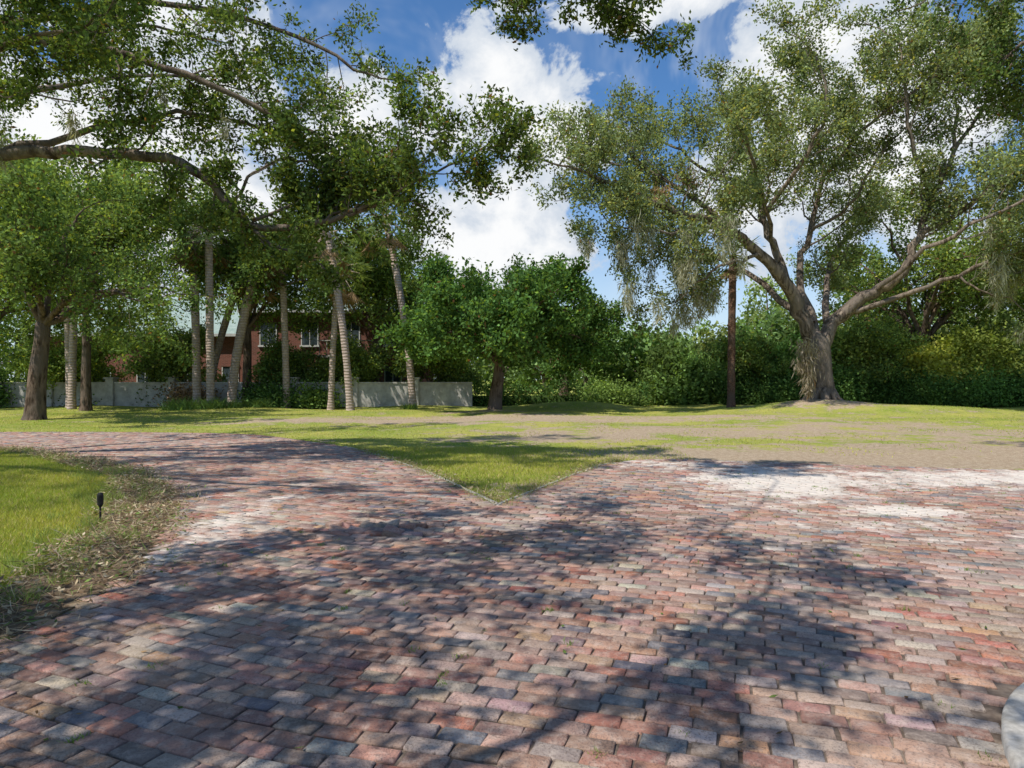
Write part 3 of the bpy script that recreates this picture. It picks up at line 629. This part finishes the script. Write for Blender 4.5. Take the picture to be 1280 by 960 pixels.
# ------------------------------------------------------------------ mulch strip, litter, grass
mul_in=[(-3.6,-3),(-3.6,2),(-3.65,4.9),(-4.0,6.2),(-4.45,7.3),(-5.2,8.9),(-5.9,10.2),(-7.4,11.6),(-10,13.8),(-12,14.6)]
ms=spline([(a,b,0) for a,b in mul_in],5)[:,:2]
le=left_s[left_s[:,0]>-12.2]
mpoly=np.vstack([le,ms[::-1]])
flat_poly('mulch_bed',mpoly,.009,M_mulch)
r=np.random.default_rng(81)
def scatter(n,x0,x1,y0,y1,fn):
    x=r.uniform(x0,x1,n);y=r.uniform(y0,y1,n);k=fn(x,y);return x[k],y[k]
def litter():
    x,y=scatter(200000,-12,-2.2,2.2,15,lambda x,y:inpoly(x,y,mpoly)|(seg_dist(x,y,le)<.14*np.abs(np.random.default_rng(1).normal(0,1,len(x)))+.02)|(seg_dist(x,y,ms)<.12))
    dd=seg_dist(x,y,le); lump=.5+.5*np.sin(x*3.1+y*2.3)*np.sin(y*1.9-x)
    keep=r.random(len(x))<(.35+.65*lump); x,y,dd,lump=x[keep],y[keep],dd[keep],lump[keep]
    x2,y2=scatter(60000,-4,3,8,14.5,lambda x,y:~inpoly(x,y,pave)&(seg_dist(x,y,edge)<.10+.14*np.abs(np.random.default_rng(2).normal(0,1,len(x)))))
    x=np.concatenate([x,x2]);y=np.concatenate([y,y2]);dd=np.concatenate([dd,np.full(len(x2),.06)]);lump=np.concatenate([lump,np.full(len(x2),.5)])
    n=len(x); hh=.14*np.clip(dd/.3,.1,1)*lump*r.random(n)
    C=np.stack([x,y,.015+hh],1); A=r.normal(0,1,(n,3))*np.array([1,1,.35])
    st=r.random(n)<.75
    l=np.where(st,r.uniform(.06,.2,n),r.uniform(.03,.07,n)); w=np.where(st,.0028,.012)
    V,F=leaves_geo(C,A,r.normal(0,.6,(n,3))+UP,l,w)
    cp=np.array([(.46,.36,.23),(.32,.22,.14),(.20,.13,.08),(.52,.44,.31),(.18,.26,.07)]); c=cp[r.choice(5,n,p=[.28,.23,.14,.15,.20])]*r.uniform(.7,1.2,(n,1))
    mesh_np('straw_and_leaf_litter',V,F,M_dry,None,col=np.repeat(c,4,0))
litter()
x,y=scatter(14000,-12,14,2.3,19,lambda x,y:inpoly(x,y,pave)); n=len(x)
kk=r.random(n)<(.12+.9*np.exp(-seg_dist(x,y,np.vstack([left_s]))*1.5)+.5*np.exp(-seg_dist(x,y,bd)*3)); x,y=x[kk],y[kk]; n=len(x)
V,F=leaves_geo(np.stack([x,y,np.full(n,.026)],1),r.normal(0,1,(n,3))*np.array([1,1,.1]),r.normal(0,.25,(n,3))+UP,r.uniform(.02,.06,n),r.uniform(.005,.011,n))
mesh_np('fallen_leaves',V,F,M_dry,None,col=np.repeat(np.array([(.3,.2,.11),(.2,.12,.06),(.1,.14,.04)])[r.choice(3,n)]*r.uniform(.7,1.2,(n,1)),4,0))

def blades(x,y,h,w,col,lean=.45):
    n=len(x); z=ground_h(x,y); a=r.uniform(0,6.28,n); B=np.stack([np.cos(a),np.sin(a),0*a],1)*w[:,None]
    L=np.stack([r.normal(0,lean,n),r.normal(0,lean,n),np.ones(n)],1)*h[:,None]; C=np.stack([x,y,z],1)
    V=np.stack([C-B,C+B,C+L],1).reshape(-1,3); F=np.arange(n*3).reshape(-1,3); return V,F,np.repeat(col,3,0)
def gcol(n,x,y):
    t=np.clip(.5+.25*np.sin(x*.9+y*.6)+.25*np.sin(y*1.7-x*.4)+r.normal(0,.3,n),0,1)[:,None]
    c=np.array((.25,.34,.055))*(1-t)+np.array((.47,.46,.10))*t
    dr=(r.random(n)<.16)[:,None]; c=np.where(dr,np.array((.52,.42,.23)),c); return c*r.uniform(.75,1.25,(n,1))
lawnL=np.vstack([ms,[(-40,15)],[(-40,-3)]])
parts=[]
x,y=scatter(420000,-11.5,-3.3,3.5,14.5,lambda x,y:inpoly(x,y,lawnL)&(x>-.86*y-.8)); n=len(x)
parts.append(blades(x,y,r.uniform(.025,.065,n),r.uniform(.0025,.0045,n),gcol(n,x,y)))
outside=lambda x,y:~inpoly(x,y,pave)
def patch(x,y): return .5+.5*np.sin(x*1.3+2*np.sin(y*.55))*np.sin(y*1.1+1.5*np.sin(x*.7))
x,y=scatter(150000,-4,3.5,8.0,15,lambda x,y:outside(x,y)&(seg_dist(x,y,bd)>.03)&(np.random.default_rng(3).random(len(x))>dirt_f(x,y)*.9)); n=len(x)
parts.append(blades(x,y,r.uniform(.02,.06,n),r.uniform(.003,.006,n),gcol(n,x,y)))
x,y=scatter(150000,-24,30,10.5,36,lambda x,y:outside(x,y)&(np.abs(x)<.85*y+2)&(inpoly(x,y,lawnL)==False)&(seg_dist(x,y,bd)>.05)&(np.random.default_rng(4).random(len(x))>dirt_f(x,y)*1.6*(.35+patch(x,y)))); n=len(x)
parts.append(blades(x,y,r.uniform(.018,.042,n),r.uniform(.008,.014,n),gcol(n,x,y),.7))
def tuft(cx,cy,n,rad,h,w,c):
    x=cx+r.normal(0,rad,n);y=cy+r.normal(0,rad,n); return blades(x,y,h*r.uniform(.4,1,n),np.full(n,w),np.tile(np.array(c),(n,1))*r.uniform(.7,1.3,(n,1)),.6)
for i in range(120):
    j=r.integers(0,len(ms)); parts.append(tuft(ms[j,0]+r.normal(0,.2),ms[j,1]+r.normal(0,.2),60,.06,.14,.004,(.26,.33,.10)))
ex2,ey2=resample(edge,.12)
for j in range(len(ex2)): parts.append(tuft(ex2[j]+r.normal(0,.08),ey2[j]+.2+r.normal(0,.05),22,.06,.09,.004,(.30,.33,.11)))
def merge(name,parts,mat,dz=0):
    o=0;VV=[];FF=[];CC=[]
    for V,F,c in parts: VV.append(V+np.array([0,0,dz]));FF.append(F+o);CC.append(c);o+=len(V)
    mesh_np(name,np.vstack(VV),np.vstack(FF),mat,None,col=np.vstack(CC))
merge('lawn_grass',parts,M_grass)
x,y=scatter(260,-3,10,2.6,12,lambda x,y:inpoly(x,y,pave))
merge('joint_weeds',[tuft(a_,b_,r.integers(8,30),.02,.035,.003,(.18,.28,.06)) for a_,b_ in zip(x,y)],M_grass,.015)
pp=[]
for cx,cy,s in [(-15.9,33.6,1),(-14.8,33.9,.9),(-16.9,34.2,.9),(-14.2,34.6,.6),(-5.1,34,.5),(-13.4,36,.8)]:
    n=260; x=cx+r.normal(0,.35,n)*s;y=cy+r.normal(0,.3,n)*s; pp.append(blades(x,y,.75*s*r.uniform(.4,1,n),np.full(n,.022),np.tile(np.array((.16,.25,.07)),(n,1))*r.uniform(.7,1.5,(n,1)),.7))
merge('strap_leaf_plants',pp,M_grass)

# ------------------------------------------------------------------ world: sky with clouds
sun_to=np.array([-.5,-.42,1.0]); sun_to/=np.linalg.norm(sun_to)
w=bpy.data.worlds.new('World'); sc.world=w; w.use_nodes=True; nt=w.node_tree; nt.nodes.clear(); ll=nt.links
sky=N(nt,'ShaderNodeTexSky',sky_type='NISHITA'); sky.sun_disc=False; sky.sun_elevation=math.asin(sun_to[2]); sky.sun_rotation=math.atan2(sun_to[0],sun_to[1])
sky.air_density=1.0; sky.dust_density=.4; sky.ozone_density=2.0
tc=N(nt,'ShaderNodeTexCoord').outputs['Generated']
def blobn(dx,dz,sx,sz):
    c=nrm(np.array([dx,1.0,dz]))
    s=N(nt,'ShaderNodeVectorMath',operation='SUBTRACT'); ll.new(tc,s.inputs[0]); s.inputs[1].default_value=tuple(c)
    m=N(nt,'ShaderNodeVectorMath',operation='MULTIPLY'); ll.new(s.outputs[0],m.inputs[0]); m.inputs[1].default_value=(1/sx,1/((sx+sz)/2),1/sz)
    l=N(nt,'ShaderNodeVectorMath',operation='LENGTH'); ll.new(m.outputs[0],l.inputs[0])
    return sstep(nt,l.outputs['Value'],0,1.6,1,0)
nA=noise(nt,tc,9,7,.60,.3); nB=noise(nt,tc,2.6,5,.65,.8)
bl=None
for a in [(-.01,.42,.13,.085),(.06,.37,.11,.06),(-.10,.355,.10,.045),(-.02,.22,.11,.12),(-.24,.37,.10,.09),(.15,.545,.14,.03),(.5,.35,.2,.2),(-.55,.35,.25,.2)]:
    v=blobn(*a); bl=v if bl is None else mth(nt,'MAXIMUM',bl,v)
dens=mth(nt,'ADD',mth(nt,'MULTIPLY',bl,.80),mth(nt,'MULTIPLY',mth(nt,'SUBTRACT',nA,.5),1.9))
cl=sstep(nt,dens,.29,.42)
wis=mth(nt,'MULTIPLY',sstep(nt,nB,.44,.70),.5)
sepz=N(nt,'ShaderNodeSeparateXYZ'); ll.new(tc,sepz.inputs[0])
haze=sstep(nt,sepz.outputs[2],0.0,.33,.75,.0)
tint=mixc(nt,1.0,sky.outputs[0],(.52,.80,1.04),'MULTIPLY')
c0=mixc(nt,haze,tint,(5.4,6.1,6.7))
c1=mixc(nt,wis,c0,(5.2,5.7,6.3))
shade=mixc(nt,sstep(nt,dens,.34,.80),(4.4,4.9,5.6),(7.0,7.05,7.1))
c2=mixc(nt,cl,c1,shade)
bg=N(nt,'ShaderNodeBackground'); bg.inputs[1].default_value=.14; ll.new(c2,bg.inputs[0])
o=N(nt,'ShaderNodeOutputWorld'); ll.new(bg.outputs[0],o.inputs[0])
w.cycles.sampling_method='MANUAL'; w.cycles.sample_map_resolution=512

sl=bpy.data.lights.new('sun','SUN'); sl.energy=5.0; sl.angle=math.radians(.5); sl.color=(1,.95,.86)
so=link(bpy.data.objects.new('sun',sl)); so.rotation_euler=Vector(tuple(sun_to)).to_track_quat('Z','Y').to_euler(); so.location=(-10,-5,30)

cam=bpy.data.cameras.new('camera'); cam.lens=23.9; cam.sensor_width=36; cam.clip_end=5000; cam.shift_y=-.004
co=link(bpy.data.objects.new('camera',cam)); co.location=(0,0,1.5); co.rotation_euler=(math.pi/2,0,0); sc.camera=co
sc.view_settings.view_transform='Standard'; sc.view_settings.look='None'; sc.view_settings.exposure=0
